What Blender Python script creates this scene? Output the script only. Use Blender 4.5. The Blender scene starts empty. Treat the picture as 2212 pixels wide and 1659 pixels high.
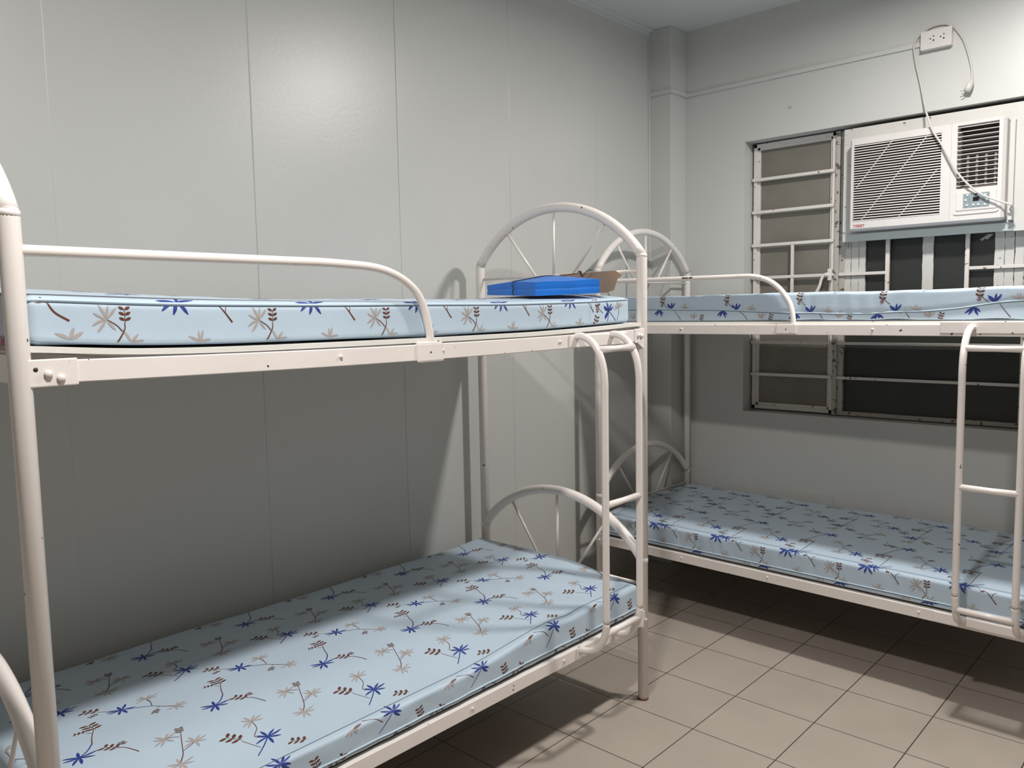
import bpy, bmesh, math, random
from mathutils import Vector, Matrix
import numpy as np

# ------------------------------------------------------------------ camera, light, exposure
SC = bpy.context.scene
COL = SC.collection
CP = (-2.6950, -1.6700, 1.4632)
CF = (0.73211, 0.67506, -0.09118)
CR = (0.67655, -0.73617, -0.01810)
CU = (0.07934, 0.04843, 0.99567)
cd = bpy.data.cameras.new('camera')
cam = bpy.data.objects.new('camera', cd)
COL.objects.link(cam)
cam.matrix_world = Matrix(((CR[0], CU[0], -CF[0], CP[0]), (CR[1], CU[1], -CF[1], CP[1]),
                           (CR[2], CU[2], -CF[2], CP[2]), (0, 0, 0, 1)))
cd.lens = 28.279
cd.sensor_width = 36.0
cd.clip_start = 0.02
SC.camera = cam
SC.view_settings.view_transform = 'Standard'
SC.view_settings.look = 'None'
SC.view_settings.gamma = 1.0
SC.view_settings.use_curve_mapping = False
SC.view_settings.exposure = 0.08

world = bpy.data.worlds.new('world')
SC.world = world
world.use_nodes = True
world.node_tree.nodes['Background'].inputs[0].default_value = (0.012, 0.013, 0.014, 1)
world.node_tree.nodes['Background'].inputs[1].default_value = 1.0

LIGHTS = [((0.25, -0.95, 2.90), 40.0), ((-2.10, -1.00, 2.90), 46.0)]   # two round ceiling lamps
for i, (lp, pw) in enumerate(LIGHTS):
    ld = bpy.data.lights.new('lamp_light', 'AREA')
    ld.shape = 'DISK'
    ld.size = 0.15
    ld.energy = pw
    ld.color = (1.0, 0.965, 0.93)
    ld.spread = math.radians(178)
    lo = bpy.data.objects.new('lamp_light', ld)
    lo.location = lp
    COL.objects.link(lo)
try:
    SC.cycles.max_bounces = 8
    SC.cycles.diffuse_bounces = 4
    SC.cycles.use_adaptive_sampling = True
    SC.cycles.use_denoising = True
except Exception:
    pass

random.seed(7)
HC = 2.978          # ceiling
YL = 0.855          # panelled wall
XW = 1.371          # window wall
RX0, RY0 = -3.9, -2.9

# ------------------------------------------------------------------ materials
def mat(name, col=(.8, .8, .8), rough=.5, metal=0.0, spec=.5):
    m = bpy.data.materials.new(name)
    m.use_nodes = True
    b = m.node_tree.nodes['Principled BSDF']
    b.inputs['Base Color'].default_value = (*col, 1)
    b.inputs['Roughness'].default_value = rough
    b.inputs['Metallic'].default_value = metal
    if 'Specular IOR Level' in b.inputs:
        b.inputs['Specular IOR Level'].default_value = spec
    return m, m.node_tree, b

def N(nt, t, **kw):
    n = nt.nodes.new(t)
    for k, v in kw.items():
        setattr(n, k, v)
    return n

def noise(nt, scale, detail=3, rough=.5, coord='Object'):
    tc = N(nt, 'ShaderNodeTexCoord')
    n = N(nt, 'ShaderNodeTexNoise')
    n.inputs['Scale'].default_value = scale
    n.inputs['Detail'].default_value = detail
    n.inputs['Roughness'].default_value = rough
    nt.links.new(tc.outputs[coord], n.inputs['Vector'])
    return n

def ramp(nt, src, stops):
    r = N(nt, 'ShaderNodeValToRGB')
    el = r.color_ramp.elements
    while len(el) < len(stops):
        el.new(.5)
    for e, (p, c) in zip(el, stops):
        e.position = p
        e.color = (*c, 1) if len(c) == 3 else c
    nt.links.new(src, r.inputs[0])
    return r

def bump(nt, b, src, strength, dist=.001):
    bp = N(nt, 'ShaderNodeBump')
    bp.inputs['Strength'].default_value = strength
    bp.inputs['Distance'].default_value = dist
    nt.links.new(src, bp.inputs['Height'])
    nt.links.new(bp.outputs[0], b.inputs['Normal'])
    return bp

def mixrgb(nt, fac, a, b):
    m = N(nt, 'ShaderNodeMix', data_type='RGBA')
    if isinstance(fac, float):
        m.inputs[0].default_value = fac
    else:
        nt.links.new(fac, m.inputs[0])
    for s, i in ((a, 6), (b, 7)):
        if isinstance(s, tuple):
            m.inputs[i].default_value = (*s, 1)
        else:
            nt.links.new(s, m.inputs[i])
    return m.outputs[2]

def math_(nt, op, a, b=None, clamp=False):
    m = N(nt, 'ShaderNodeMath', operation=op, use_clamp=clamp)
    for s, i in ((a, 0), (b, 1)):
        if s is None:
            continue
        if isinstance(s, (int, float)):
            m.inputs[i].default_value = s
        else:
            nt.links.new(s, m.inputs[i])
    return m.outputs[0]

WALLC = (0.600, 0.602, 0.578)

def wall_mat(name, col, seams=None):
    m, nt, b = mat(name, col, .35, spec=.75)
    n = noise(nt, 1.3, 3)
    r = ramp(nt, n.outputs[0], [(.3, tuple(c * .97 for c in col)), (.7, tuple(c * 1.03 for c in col))])
    colout = r.outputs[0]
    n2 = noise(nt, 62, 5, .65)
    if seams:
        tc = N(nt, 'ShaderNodeTexCoord')
        sx = N(nt, 'ShaderNodeSeparateXYZ')
        nt.links.new(tc.outputs['Object'], sx.inputs[0])
        wob = noise(nt, 2.3, 3)
        wv = math_(nt, 'MULTIPLY', math_(nt, 'SUBTRACT', wob.outputs[0], .5), .006)
        xx = math_(nt, 'ADD', sx.outputs[0], wv)
        tot = None
        vis = noise(nt, 2.1, 3)
        for s, wgt, hw in seams:
            dist = math_(nt, 'ABSOLUTE', math_(nt, 'SUBTRACT', xx, s))
            v = math_(nt, 'SUBTRACT', 1.0, math_(nt, 'DIVIDE', dist, hw), clamp=True)
            v = math_(nt, 'MULTIPLY', v, wgt)
            tot = v if tot is None else math_(nt, 'MAXIMUM', tot, v)
        vv = ramp(nt, vis.outputs[0], [(.35, (.35, .35, .35)), (.6, (1, 1, 1))])
        fac = math_(nt, 'MULTIPLY', tot, vv.outputs[0], clamp=True)
        colout = mixrgb(nt, fac, colout, tuple(c * .36 for c in col))
        h = math_(nt, 'SUBTRACT', math_(nt, 'MULTIPLY', n2.outputs[0], .35), math_(nt, 'MULTIPLY', tot, 1.5))
        bump(nt, b, h, .8, .0014)
    else:
        bump(nt, b, n2.outputs[0], .18, .001)
    nt.links.new(colout, b.inputs['Base Color'])
    return m

M = {}
M['wall_panel'] = wall_mat('wall_panel', WALLC, [(-3.1, .4, .002), (-2.48, .4, .002), (-1.860, .18, .002), (-1.231, .55, .0032), (-.5975, .68, .0020),
                                                 (.055, .45, .002), (.708, .4, .002)])
M['wall'] = wall_mat('wall_plaster', WALLC)
M['wall_low_bounce'] = wall_mat('wall_low_bounce_paint', (.26, .26, .25))  # unseen walls, colour darkened to cut the light bounced into the room
M['ceiling'] = wall_mat('ceiling_paint', (.66, .68, .67))

def floor_mat():
    m, nt, b = mat('floor_tile', (.4, .36, .32), .33)
    tc = N(nt, 'ShaderNodeTexCoord')
    mp = N(nt, 'ShaderNodeMapping')
    mp.inputs['Rotation'].default_value = (0, 0, 0)
    nt.links.new(tc.outputs['Object'], mp.inputs[0])
    br = N(nt, 'ShaderNodeTexBrick')
    br.offset = 0.0
    br.squash = 1.0
    br.inputs['Scale'].default_value = 1.0
    br.inputs['Brick Width'].default_value = .31286
    br.inputs['Row Height'].default_value = .30
    br.inputs['Mortar Size'].default_value = .0021
    br.inputs['Mortar Smooth'].default_value = .25
    br.inputs['Bias'].default_value = 0
    br.inputs['Color1'].default_value = (.455, .396, .340, 1)
    br.inputs['Color2'].default_value = (.430, .374, .322, 1)
    br.inputs['Mortar'].default_value = (.075, .056, .044, 1)
    mp.inputs['Location'].default_value = (.31286 * 40, .30 * 40, 0)
    nt.links.new(mp.outputs[0], br.inputs['Vector'])
    n = noise(nt, 3.5, 4)
    r = ramp(nt, n.outputs[0], [(.3, (.93, .93, .93)), (.7, (1.04, 1.04, 1.04))])
    mm = N(nt, 'ShaderNodeMix', data_type='RGBA', blend_type='MULTIPLY')
    mm.inputs[0].default_value = 1
    nt.links.new(br.outputs[0], mm.inputs[6])
    nt.links.new(r.outputs[0], mm.inputs[7])
    nt.links.new(mm.outputs[2], b.inputs['Base Color'])
    h = math_(nt, 'SUBTRACT', 1.0, br.outputs['Fac'])
    bump(nt, b, h, .5, .0012)
    return m
M['floor'] = floor_mat()

def enamel(name, col, rough, chips=True, dark=(.07, .05, .045), chipcut=.725, bs=.35):
    m, nt, b = mat(name, col, rough)
    n = noise(nt, 6, 4)
    c = ramp(nt, n.outputs[0], [(.3, tuple(x * .96 for x in col)), (.7, tuple(min(x * 1.02, 1) for x in col))]).outputs[0]
    if chips:
        n2 = noise(nt, 42, 2, .5)
        r = ramp(nt, n2.outputs[0], [(chipcut, (0, 0, 0)), (chipcut + .012, (1, 1, 1))])
        c = mixrgb(nt, r.outputs[0], c, dark)
    nt.links.new(c, b.inputs['Base Color'])
    n3 = noise(nt, 55, 4, .6)
    bump(nt, b, n3.outputs[0], bs, .0008)
    return m
M['enamel'] = enamel('white_enamel', (.86, .80, .76), .27, chipcut=.748)
M['enamel_flat'] = enamel('white_enamel_frame', (.74, .70, .66), .42, chipcut=.70, dark=(.16, .14, .12))
M['enamel_grime'] = enamel('grimy_enamel', (.46, .43, .39), .55, chipcut=.62, dark=(.13, .11, .09))
M['rust'] = enamel('rust', (.20, .10, .07), .7, False)
M['chip'] = mat('bare_metal_chip', (.035, .025, .025), .6)[0]
M['board'] = enamel('painted_board', (.62, .61, .58), .5, chipcut=.70, dark=(.22, .2, .18))
M['board_grey'] = enamel('painted_board_grey', (.50, .53, .52), .5, False)
M['ply'] = enamel('painted_plywood', (.80, .78, .73), .6, chipcut=.70, dark=(.12, .10, .08), bs=.8)
M['rawply_dim'] = enamel('bare_plywood_low_bounce', (.16, .11, .075), .7, False)  # bare wood, dark tone set to cut bounce and deepen under-bed shade
M['plastic'] = enamel('white_plastic', (.70, .665, .64), .38, False, bs=.05)
M['plastic_in'] = mat('inner_plastic', (.45, .43, .40), .5)[0]
M['deflect'] = mat('deflector_plastic', (.24, .22, .205), .5)[0]
M['dark'] = mat('gap_shade', (.02, .016, .015), .7)[0]  # near-black colour standing in for shade in grille, vent and socket holes
M['conduit'] = enamel('conduit_paint', (.60, .605, .585), .42, False, bs=.1)
M['cord'] = enamel('cord_rubber', (.60, .58, .54), .5, False, bs=.1)
M['metal'] = mat('plug_metal', (.6, .58, .52), .3, 1.0)[0]
M['pad'] = mat('control_pad_grey', (.26, .31, .33), .4)[0]
M['lcd'] = mat('display_black', (.02, .015, .015), .15)[0]
M['button'] = mat('button_white', (.62, .66, .66), .35)[0]
M['red'] = mat('brand_red', (.35, .02, .03), .4)[0]
M['string'] = mat('black_string', (.012, .012, .014), .6)[0]
M['pink'] = enamel('pink_cloth', (.62, .30, .36), .8, chipcut=.62, dark=(.25, .12, .2))
M['lampwhite'] = mat('lamp_housing', (.8, .8, .8), .4)[0]
mm_, nt_, b_ = mat('lamp_diffuser', (.9, .9, .9), .4)
b_.inputs['Emission Color'].default_value = (1, .965, .93, 1)
b_.inputs['Emission Strength'].default_value = 6
M['lampglow'] = mm_

def glass(name, col, rough):
    m, nt, b = mat(name, col, rough)
    n = noise(nt, 5, 4)
    r = ramp(nt, n.outputs[0], [(.3, tuple(c * .9 for c in col)), (.7, tuple(c * 1.1 for c in col))])
    nt.links.new(r.outputs[0], b.inputs['Base Color'])
    b.inputs['Transmission Weight'].default_value = .25
    n2 = noise(nt, 240, 2)
    bump(nt, b, n2.outputs[0], .25, .0006)
    return m
M['glass_frosted'] = glass('frosted_glass', (.270, .250, .210), .40)
M['glass_dark'] = glass('tinted_glass', (.040, .043, .038), .38)

def fabric(name, col):
    m, nt, b = mat(name, col, .42, spec=.35)
    b.inputs['Sheen Weight'].default_value = .15
    n = noise(nt, 3.2, 4)
    r = ramp(nt, n.outputs[0], [(.3, tuple(c * .96 for c in col)), (.7, tuple(c * 1.03 for c in col))])
    nt.links.new(r.outputs[0], b.inputs['Base Color'])
    n2 = noise(nt, 26, 4)
    bump(nt, b, n2.outputs[0], .22, .004)
    return m
M['fab'] = fabric('light_blue_satin', (.480, .590, .695))
M['piping'] = fabric('light_blue_piping', (.52, .66, .76))
M['seam'] = mat('seam_thread', (.13, .18, .24), .6)[0]
M['pblue'] = mat('print_navy', (.020, .045, .26), .45)[0]
M['pbrown'] = mat('print_brown', (.125, .042, .022), .45)[0]
M['ptan'] = mat('print_tan', (.41, .36, .335), .45)[0]
M['ptan2'] = mat('print_tan_light', (.44, .41, .40), .45)[0]

def carton(name, col, rough):
    m, nt, b = mat(name, col, rough)
    n = noise(nt, 9, 4)
    r = ramp(nt, n.outputs[0], [(.3, tuple(c * .85 for c in col)), (.7, tuple(min(1, c * 1.1) for c in col))])
    nt.links.new(r.outputs[0], b.inputs['Base Color'])
    n2 = noise(nt, 30, 3)
    bump(nt, b, n2.outputs[0], .3, .002)
    return m
M['bluebox'] = carton('blue_carton', (.012, .170, .64), .38)
M['kraft'] = carton('kraft_board', (.47, .31, .20), .7)

# ------------------------------------------------------------------ mesh helpers
class MB:
    def __init__(s):
        s.v = []; s.f = []; s.m = []; s.sm = []
    def add(s, vs, fs, mi=0, smooth=False):
        o = len(s.v)
        s.v += [tuple(v) for v in vs]
        s.f += [tuple(i + o for i in f) for f in fs]
        s.m += [mi] * len(fs)
        s.sm += [smooth] * len(fs)
    def box(s, a, b, mi=0, bev=0.0, seg=2):
        a = Vector(a); b = Vector(b)
        bm = bmesh.new()
        bmesh.ops.create_cube(bm, size=1)
        for v in bm.verts:
            v.co = Vector(((a[i] + b[i]) / 2 + v.co[i] * (b[i] - a[i])) for i in range(3))
        if bev > 0:
            bmesh.ops.bevel(bm, geom=list(bm.edges), offset=bev, segments=seg, profile=.5, affect='EDGES')
        bm.verts.index_update()
        s.add([v.co[:] for v in bm.verts], [[v.index for v in f.verts] for f in bm.faces], mi, False)
        bm.free()
    def tube(s, pts, r, seg=14, mi=0, caps=True, closed=False):
        pts = [Vector(p) for p in pts]
        n = len(pts)
        rs = r if isinstance(r, (list, tuple)) else [r] * n
        tans = []
        for i in range(n):
            if closed:
                t = pts[(i + 1) % n] - pts[i - 1]
            else:
                t = pts[min(i + 1, n - 1)] - pts[max(i - 1, 0)]
            tans.append(t.normalized())
        ref = Vector((0, 0, 1)) if abs(tans[0].z) < .9 else Vector((1, 0, 0))
        x = tans[0].cross(ref).normalized()
        vs = []; fs = []
        for i in range(n):
            x = (x - tans[i] * x.dot(tans[i])).normalized()
            y = tans[i].cross(x)
            for k in range(seg):
                a = 2 * math.pi * k / seg
                vs.append(pts[i] + (x * math.cos(a) + y * math.sin(a)) * rs[i])
        last = n if closed else n - 1
        for i in range(last):
            j = (i + 1) % n
            for k in range(seg):
                k2 = (k + 1) % seg
                fs.append((i * seg + k, i * seg + k2, j * seg + k2, j * seg + k))
        if caps and not closed:
            fs.append(tuple(range(seg))[::-1])
            fs.append(tuple((n - 1) * seg + k for k in range(seg)))
        s.add(vs, fs, mi, True)
    def cyl(s, p, d, r, h, seg=12, mi=0):
        p = Vector(p); d = Vector(d).normalized()
        s.tube([p, p + d * h], r, seg, mi)
    def build(s, name, mats, parent=None, xf=None, pivot=None):
        me = bpy.data.meshes.new(name)
        vs = [xf(v) for v in s.v] if xf else s.v
        if pivot is not None:
            vs = [tuple(v[i] - pivot[i] for i in range(3)) for v in vs]
        me.from_pydata(vs, [], s.f)
        if not isinstance(mats, (list, tuple)):
            mats = [mats]
        for m in mats:
            me.materials.append(m)
        me.polygons.foreach_set('material_index', s.m)
        me.polygons.foreach_set('use_smooth', s.sm)
        bm = bmesh.new(); bm.from_mesh(me)
        bmesh.ops.recalc_face_normals(bm, faces=bm.faces)
        bm.to_mesh(me); bm.free()
        me.update()
        o = bpy.data.objects.new(name, me)
        COL.objects.link(o)
        if parent is not None:
            o.parent = parent
        if pivot is not None:
            o.location = pivot
        return o

def catmull(pts, n=6):
    pts = [Vector(p) for p in pts]
    out = []
    P = [pts[0] * 2 - pts[1]] + pts + [pts[-1] * 2 - pts[-2]]
    for i in range(1, len(P) - 2):
        for k in range(n):
            t = k / n
            a, b, c, d = P[i - 1], P[i], P[i + 1], P[i + 2]
            out.append(.5 * ((2 * b) + (c - a) * t + (2 * a - 5 * b + 4 * c - d) * t * t + (3 * b - a - 3 * c + d) * t ** 3))
    out.append(pts[-1])
    return out

def empty(name, loc, rz=0, label=None, cat=None, group=None):
    o = bpy.data.objects.new(name, None)
    o.empty_display_size = .1
    o.location = loc
    o.rotation_euler = (0, 0, rz)
    COL.objects.link(o)
    tag(o, label, cat, group)
    return o

def tag(o, label=None, cat=None, group=None, kind=None):
    if label: o['label'] = label
    if cat: o['category'] = cat
    if group: o['group'] = group
    if kind: o['kind'] = kind
    return o

def struct(o):
    o['kind'] = 'structure'
    return o

# ------------------------------------------------------------------ room shell
WO = (-.955, .365, .893, 2.331)       # window opening y0, y1, z0, z1
m = MB(); m.box((RX0 - .1, RY0 - .1, -.1), (XW + .25, YL + .1, 0)); struct(m.build('floor', M['floor']))
m = MB(); m.box((RX0 - .1, RY0 - .1, HC), (XW + .25, YL + .1, HC + .1)); struct(m.build('ceiling', M['ceiling']))
m = MB(); m.box((RX0 - .1, YL, 0), (XW + .25, YL + .1, HC)); struct(m.build('wall_left', M['wall_panel']))
m = MB(); m.box((RX0 - .1, RY0 - .1, 0), (XW + .25, RY0, HC)); struct(m.build('wall_right', M['wall_low_bounce']))
m = MB(); m.box((RX0 - .1, RY0, 0), (RX0, YL, HC)); struct(m.build('wall_front', M['wall_low_bounce']))
m = MB()
xa, xb = XW, XW + .15
m.box((xa, RY0, 0), (xb, YL, WO[2]))
m.box((xa, RY0, WO[3]), (xb, YL, HC))
m.box((xa, WO[1], WO[2]), (xb, YL, WO[3]))
m.box((xa, RY0, WO[2]), (xb, WO[0], WO[3]))
struct(m.build('wall_back', M['wall']))
m = MB(); m.box((1.213, .72, 0), (XW, YL, HC), bev=.003); struct(m.build('trim_1', M['wall']))
m = MB(); m.box((RX0, YL - .006, HC - .028), (1.213, YL, HC), bev=.002)
m.box((RX0, YL - .030, HC - .005), (1.213, YL, HC), bev=.0015); struct(m.build('trim_2', M['ceiling']))
m = MB(); m.box((1.196, YL - .006, 0), (1.213, YL, 2.955), bev=.002); struct(m.build('trim_3', M['conduit']))

# ------------------------------------------------------------------ windows
w1 = struct(empty('window_1', (1.46, .131, .903)))
def wbuild(mb, name, mt, root):
    o = mb.build(name, mt, root, pivot=None)
    o.location = (-root.location[0], -root.location[1], -root.location[2])
    return o
m = MB()
y0, y1, z0, z1 = -.089, .352, .903, 2.324
fw = .032
for (ya, yb, za, zb) in ((y0, y0 + fw, z0, z1), (y1 - fw, y1, z0, z1), (y0, y1, z0, z0 + fw), (y0, y1, z1 - fw, z1)):
    m.box((1.462, ya, za), (1.492, yb, zb), bev=.002)
fw2 = .019
for (ya, yb, za, zb) in ((y0, y0 + fw2, z0, z1), (y1 - fw2, y1, z0, z1), (y0, y1, z0, z0 + fw2), (y0, y1, z1 - fw2, z1)):
    m.box((1.450, ya, za), (1.464, yb, zb), bev=.0015)
wbuild(m, 'frame', M['enamel_flat'], w1)
for z in (2.135, 1.963, 1.787, 1.614, 1.440, 1.266, 1.092):
    m = MB(); m.box((1.438, y0 + .004, z - .008), (1.450, y1 + .002, z + .008), bev=.0015)
    wbuild(m, 'glazing_bar', M['enamel_flat'], w1)
m = MB(); m.box((1.440, .121, 1.440), (1.4495, .137, 1.787), bev=.0015); wbuild(m, 'glazing_bar', M['enamel_flat'], w1)
m = MB(); m.box((1.474, y0 + .02, z0 + .02), (1.479, y1 - .02, z1 - .02)); wbuild(m, 'pane', M['glass_frosted'], w1)
# casement handle
m = MB()
m.box((1.428, -.083, 1.585), (1.440, -.062, 1.645), bev=.003)
m.cyl((1.440, -.060, 1.613), (-1, 0, 0), .012, .024, 14)
arm = catmull([(1.420, -.066, 1.616), (1.418, -.048, 1.610), (1.415, -.037, 1.590), (1.413, -.030, 1.560), (1.411, -.018, 1.532), (1.410, -.012, 1.515)], 5)
rs = [.0055 + .004 * (i / len(arm)) for i in range(len(arm))]
m.tube(arm, rs, 10)
m.box((1.430, -.092, 1.607), (1.445, -.06, 1.618), bev=.003)
wbuild(m, 'handle', M['enamel_flat'], w1)

w2 = struct(empty('window_2', (1.46, -.53, .898)))
m = MB()
y0, y1, z0, z1 = -.945, -.112, .898, 2.324
m.box((1.452, y1 - .027, z0), (1.49, y1, z1), bev=.002)
m.box((1.452, y0, z0), (1.49, y0 + .032, z1), bev=.002)
m.box((1.450, y0, z0), (1.49, y1, z0 + .020), bev=.002)
m.box((1.452, y0, z1 - .03), (1.49, y1, z1), bev=.002)
m.box((1.4515, -.158, 1.74), (1.492, -.112, 2.324), bev=.002)
wbuild(m, 'frame', M['enamel_grime'], w2)
for z in (1.440, 1.266, 1.090):
    m = MB(); m.box((1.440, y0, z - .007), (1.452, y1, z + .007), bev=.0015)
    wbuild(m, 'glazing_bar', M['enamel_flat'], w2)
m = MB(); m.box((1.440, -.340, 1.606), (1.4535, -.114, 1.621), bev=.0015); wbuild(m, 'glazing_bar', M['enamel_flat'], w2)
m = MB(); m.box((1.440, -.945, 1.610), (1.4535, -.703, 1.625), bev=.0015); wbuild(m, 'glazing_bar', M['enamel_flat'], w2)
for ya, yb in ((-.356, -.337), (-.702, -.684)):
    m = MB(); m.box((1.442, ya, 1.440), (1.456, yb, 1.80), bev=.0015); wbuild(m, 'glazing_bar', M['enamel_flat'], w2)
for ya, yb in ((-.168, -.124), (-.206, -.171), (-.238, -.208), (-.547, -.500), (-.838, -.800), (-.876, -.840), (-.945, -.879)):
    m = MB()
    zs = [1.44 + i * .02 for i in range(19)]
    L_ = []; R_ = []
    for i, z in enumerate(zs):
        jl = random.uniform(-.0012, .0012); jr = random.uniform(-.0012, .0012)
        L_.append((1.457, ya + jl, z)); R_.append((1.457, yb + jr, z))
    vs = L_ + R_ + [(1.468, p[1], p[2]) for p in L_] + [(1.468, p[1], p[2]) for p in R_]
    k = len(zs); fs = []
    for i in range(k - 1):
        fs += [(i, i + 1, k + i + 1, k + i), (2 * k + i, 3 * k + i, 3 * k + i + 1, 2 * k + i + 1),
               (i, 2 * k + i, 2 * k + i + 1, i + 1), (k + i, k + i + 1, 3 * k + i + 1, 3 * k + i)]
    fs += [(0, k, 3 * k, 2 * k), (k - 1, 3 * k - 1, 4 * k - 1, 2 * k - 1)]
    m.add(vs, fs)
    wbuild(m, 'filler_strip', M['board'], w2)
# torn tape stuck on the glass
m = MB(); m.add([(1.4722, -.735, 1.745), (1.4722, -.770, 1.768), (1.4722, -.790, 1.766), (1.4722, -.765, 1.742), (1.4722, -.757, 1.748), (1.4722, -.745, 1.738)], [(0, 1, 2, 3, 4, 5)])
wbuild(m, 'tape_scrap', M['ptan2'], w2)
m = MB(); m.box((1.474, y0 + .02, z0 + .01), (1.479, y1 - .01, z1 - .01)); wbuild(m, 'pane', M['glass_dark'], w2)
m = MB(); m.box((1.44, -.112, .898), (1.50, -.089, 2.324), bev=.003); wbuild(m, 'mullion', M['enamel_grime'], w2)
# surround board round the air conditioner
m = MB()
ya, yb = -.945, -.148
m.box((1.3932, ya - .001, 1.800), (1.4052, -.872, 2.312), bev=.002)
m.box((1.3932, -.215, 1.790), (1.4052, yb + .001, 2.310), bev=.002)
m.box((1.392, ya, 2.240), (1.404, yb, 2.314), bev=.002)
m.box((1.3924, ya, 1.769), (1.4044, yb, 1.83), bev=.002)
wbuild(m, 'surround_board', M['board'], w2)
m = MB(); m.box((1.378, -.882, 1.769), (1.391, -.172, 1.806), bev=.002)
wbuild(m, 'support_batten', M['board_grey'], w2)
m = MB(); m.box((1.3885, -.9455, 1.767), (1.3918, -.880, 2.30), bev=.001)
wbuild(m, 'cover_board', M['board'], w2)

# ------------------------------------------------------------------ air conditioner
AX = 1.322
ac = empty('air_conditioner', (1.40, -.53, 1.815), 0,
           'white window air conditioner with louvred grille set above the dark glass', 'air conditioner')
def abuild(mb, name, mt, parent=ac):
    o = mb.build(name, mt, parent)
    if parent is ac:
        o.location = tuple(-c for c in ac.location)
    return o
m = MB()
m.box((1.380, -.8625, 1.828), (1.60, -.208, 2.236), bev=.004)
abuild(m, 'housing', M['plastic_in'])
# front panel built as a frame with two openings
m = MB()
def fr(ya, yb, za, zb, x0=AX, x1=1.356, bev=.0):
    m.box((x0, ya, za), (x1, yb, zb), bev=bev)
FY0, FY1, FZ0, FZ1 = -.856, -.202, 1.815, 2.253
bm = bmesh.new()
def panel_mesh():
    # outline with rounded corners, extruded; holes left by building strips
    ys = [FY0, FY0 + .012, -.829, -.668, -.604, -.221, FY1 - .008, FY1]
    zs = [FZ0, FZ0 + .010, 1.858, 1.949, 1.963, 2.219, 2.237, FZ1 - .010, FZ1]
    vs = []; idx = {}
    def ht(y, z):
        # front bulges slightly, rim rounds back
        e = min(y - FY0, FY1 - y, z - FZ0, FZ1 - z)
        return AX + (0.012 if e < 1e-6 else 0.0)
    for i, y in enumerate(ys):
        for j, z in enumerate(zs):
            yy, zz = y, z
            if i in (0, len(ys) - 1) and j in (0, len(zs) - 1):
                yy += .006 if i == 0 else -.006
                zz += .006 if j == 0 else -.006
            idx[i, j] = len(vs); vs.append((ht(y, z), yy, zz))
    fs = []
    holes = set()
    for i in range(len(ys) - 1):
        for j in range(len(zs) - 1):
            yc = (ys[i] + ys[i + 1]) / 2; zc = (zs[j] + zs[j + 1]) / 2
            if -.604 < yc < -.221 and 1.858 < zc < 2.219: continue
            if -.829 < yc < -.668 and 1.963 < zc < 2.237: continue
            fs.append((idx[i, j], idx[i + 1, j], idx[i + 1, j + 1], idx[i, j + 1]))
    m.add(vs, fs)
    # rim sides
    for i in range(len(ys) - 1):
        for j, s in ((0, -1), (len(zs) - 1, 1)):
            a, b = vs[idx[i, j]], vs[idx[i + 1, j]]
            m.add([a, b, (1.3815, b[1], b[2]), (1.3815, a[1], a[2])], [(0, 1, 2, 3)])
    for j in range(len(zs) - 1):
        for i in (0, len(ys) - 1):
            a, b = vs[idx[i, j]], vs[idx[i, j + 1]]
            m.add([a, b, (1.3815, b[1], b[2]), (1.3815, a[1], a[2])], [(0, 1, 2, 3)])
    # hole walls
    for (ya, yb, za, zb, dep) in ((-.604, -.221, 1.858, 2.219, .02), (-.829, -.668, 1.963, 2.237, .05)):
        c = [(ya, za), (yb, za), (yb, zb), (ya, zb)]
        for k in range(4):
            p, q = c[k], c[(k + 1) % 4]
            m.add([(AX, *p), (AX, *q), (AX + dep, *q), (AX + dep, *p)], [(0, 1, 2, 3)])
panel_mesh(); bm.free()
fp = abuild(m, 'front_panel', M['plastic'])
# seam line and corner screw
m = MB(); m.box((AX - .0006, -.6445, FZ0 + .004), (AX + .004, -.6432, FZ1 - .003))
abuild(m, 'panel_seam', M['plastic_in'])
# intake grille: slats and slanted ribs
m = MB()
ns = 31
for i in range(ns):
    z = 1.862 + (2.213 - 1.862) * i / (ns - 1)
    y0_, y1_ = -.6045, -.2215
    vs = [(AX - .0005, y0_, z - .0022), (AX + .001, y0_, z + .0022), (AX + .010, y0_, z + .0042), (AX + .010, y0_, z + .0005),
          (AX - .0005, y1_, z - .0022), (AX + .001, y1_, z + .0022), (AX + .010, y1_, z + .0042), (AX + .010, y1_, z + .0005)]
    m.add(vs, [(0, 1, 5, 4), (1, 2, 6, 5), (2, 3, 7, 6), (3, 0, 4, 7), (0, 3, 2, 1), (4, 5, 6, 7)])
for (ya, za, yb, zb) in ((-.236, 2.02, -.396, 2.219), (-.256, 1.858, -.546, 2.219), (-.428, 1.862, -.592, 2.065)):
    d = Vector((0, yb - ya, zb - za)).normalized(); nrm = Vector((0, -d.z, d.y)) * .0009
    a = Vector((AX + .0008, ya, za)); b = Vector((AX + .0008, yb, zb)); dx = Vector((.006, 0, 0))
    vs = [a - nrm, a + nrm, b + nrm, b - nrm, a - nrm + dx, a + nrm + dx, b + nrm + dx, b - nrm + dx]
    m.add(vs, [(0, 1, 2, 3), (4, 7, 6, 5), (0, 4, 5, 1), (3, 2, 6, 7), (1, 5, 6, 2), (0, 3, 7, 4)])
abuild(m, 'intake_grille', M['plastic'])
m = MB(); m.box((AX + .016, -.612, 1.850), (AX + .020, -.214, 2.226)); abuild(m, 'intake_shade_backing', M['dark'])  # dark sheet painted as the shade in the recess behind the slats
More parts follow.
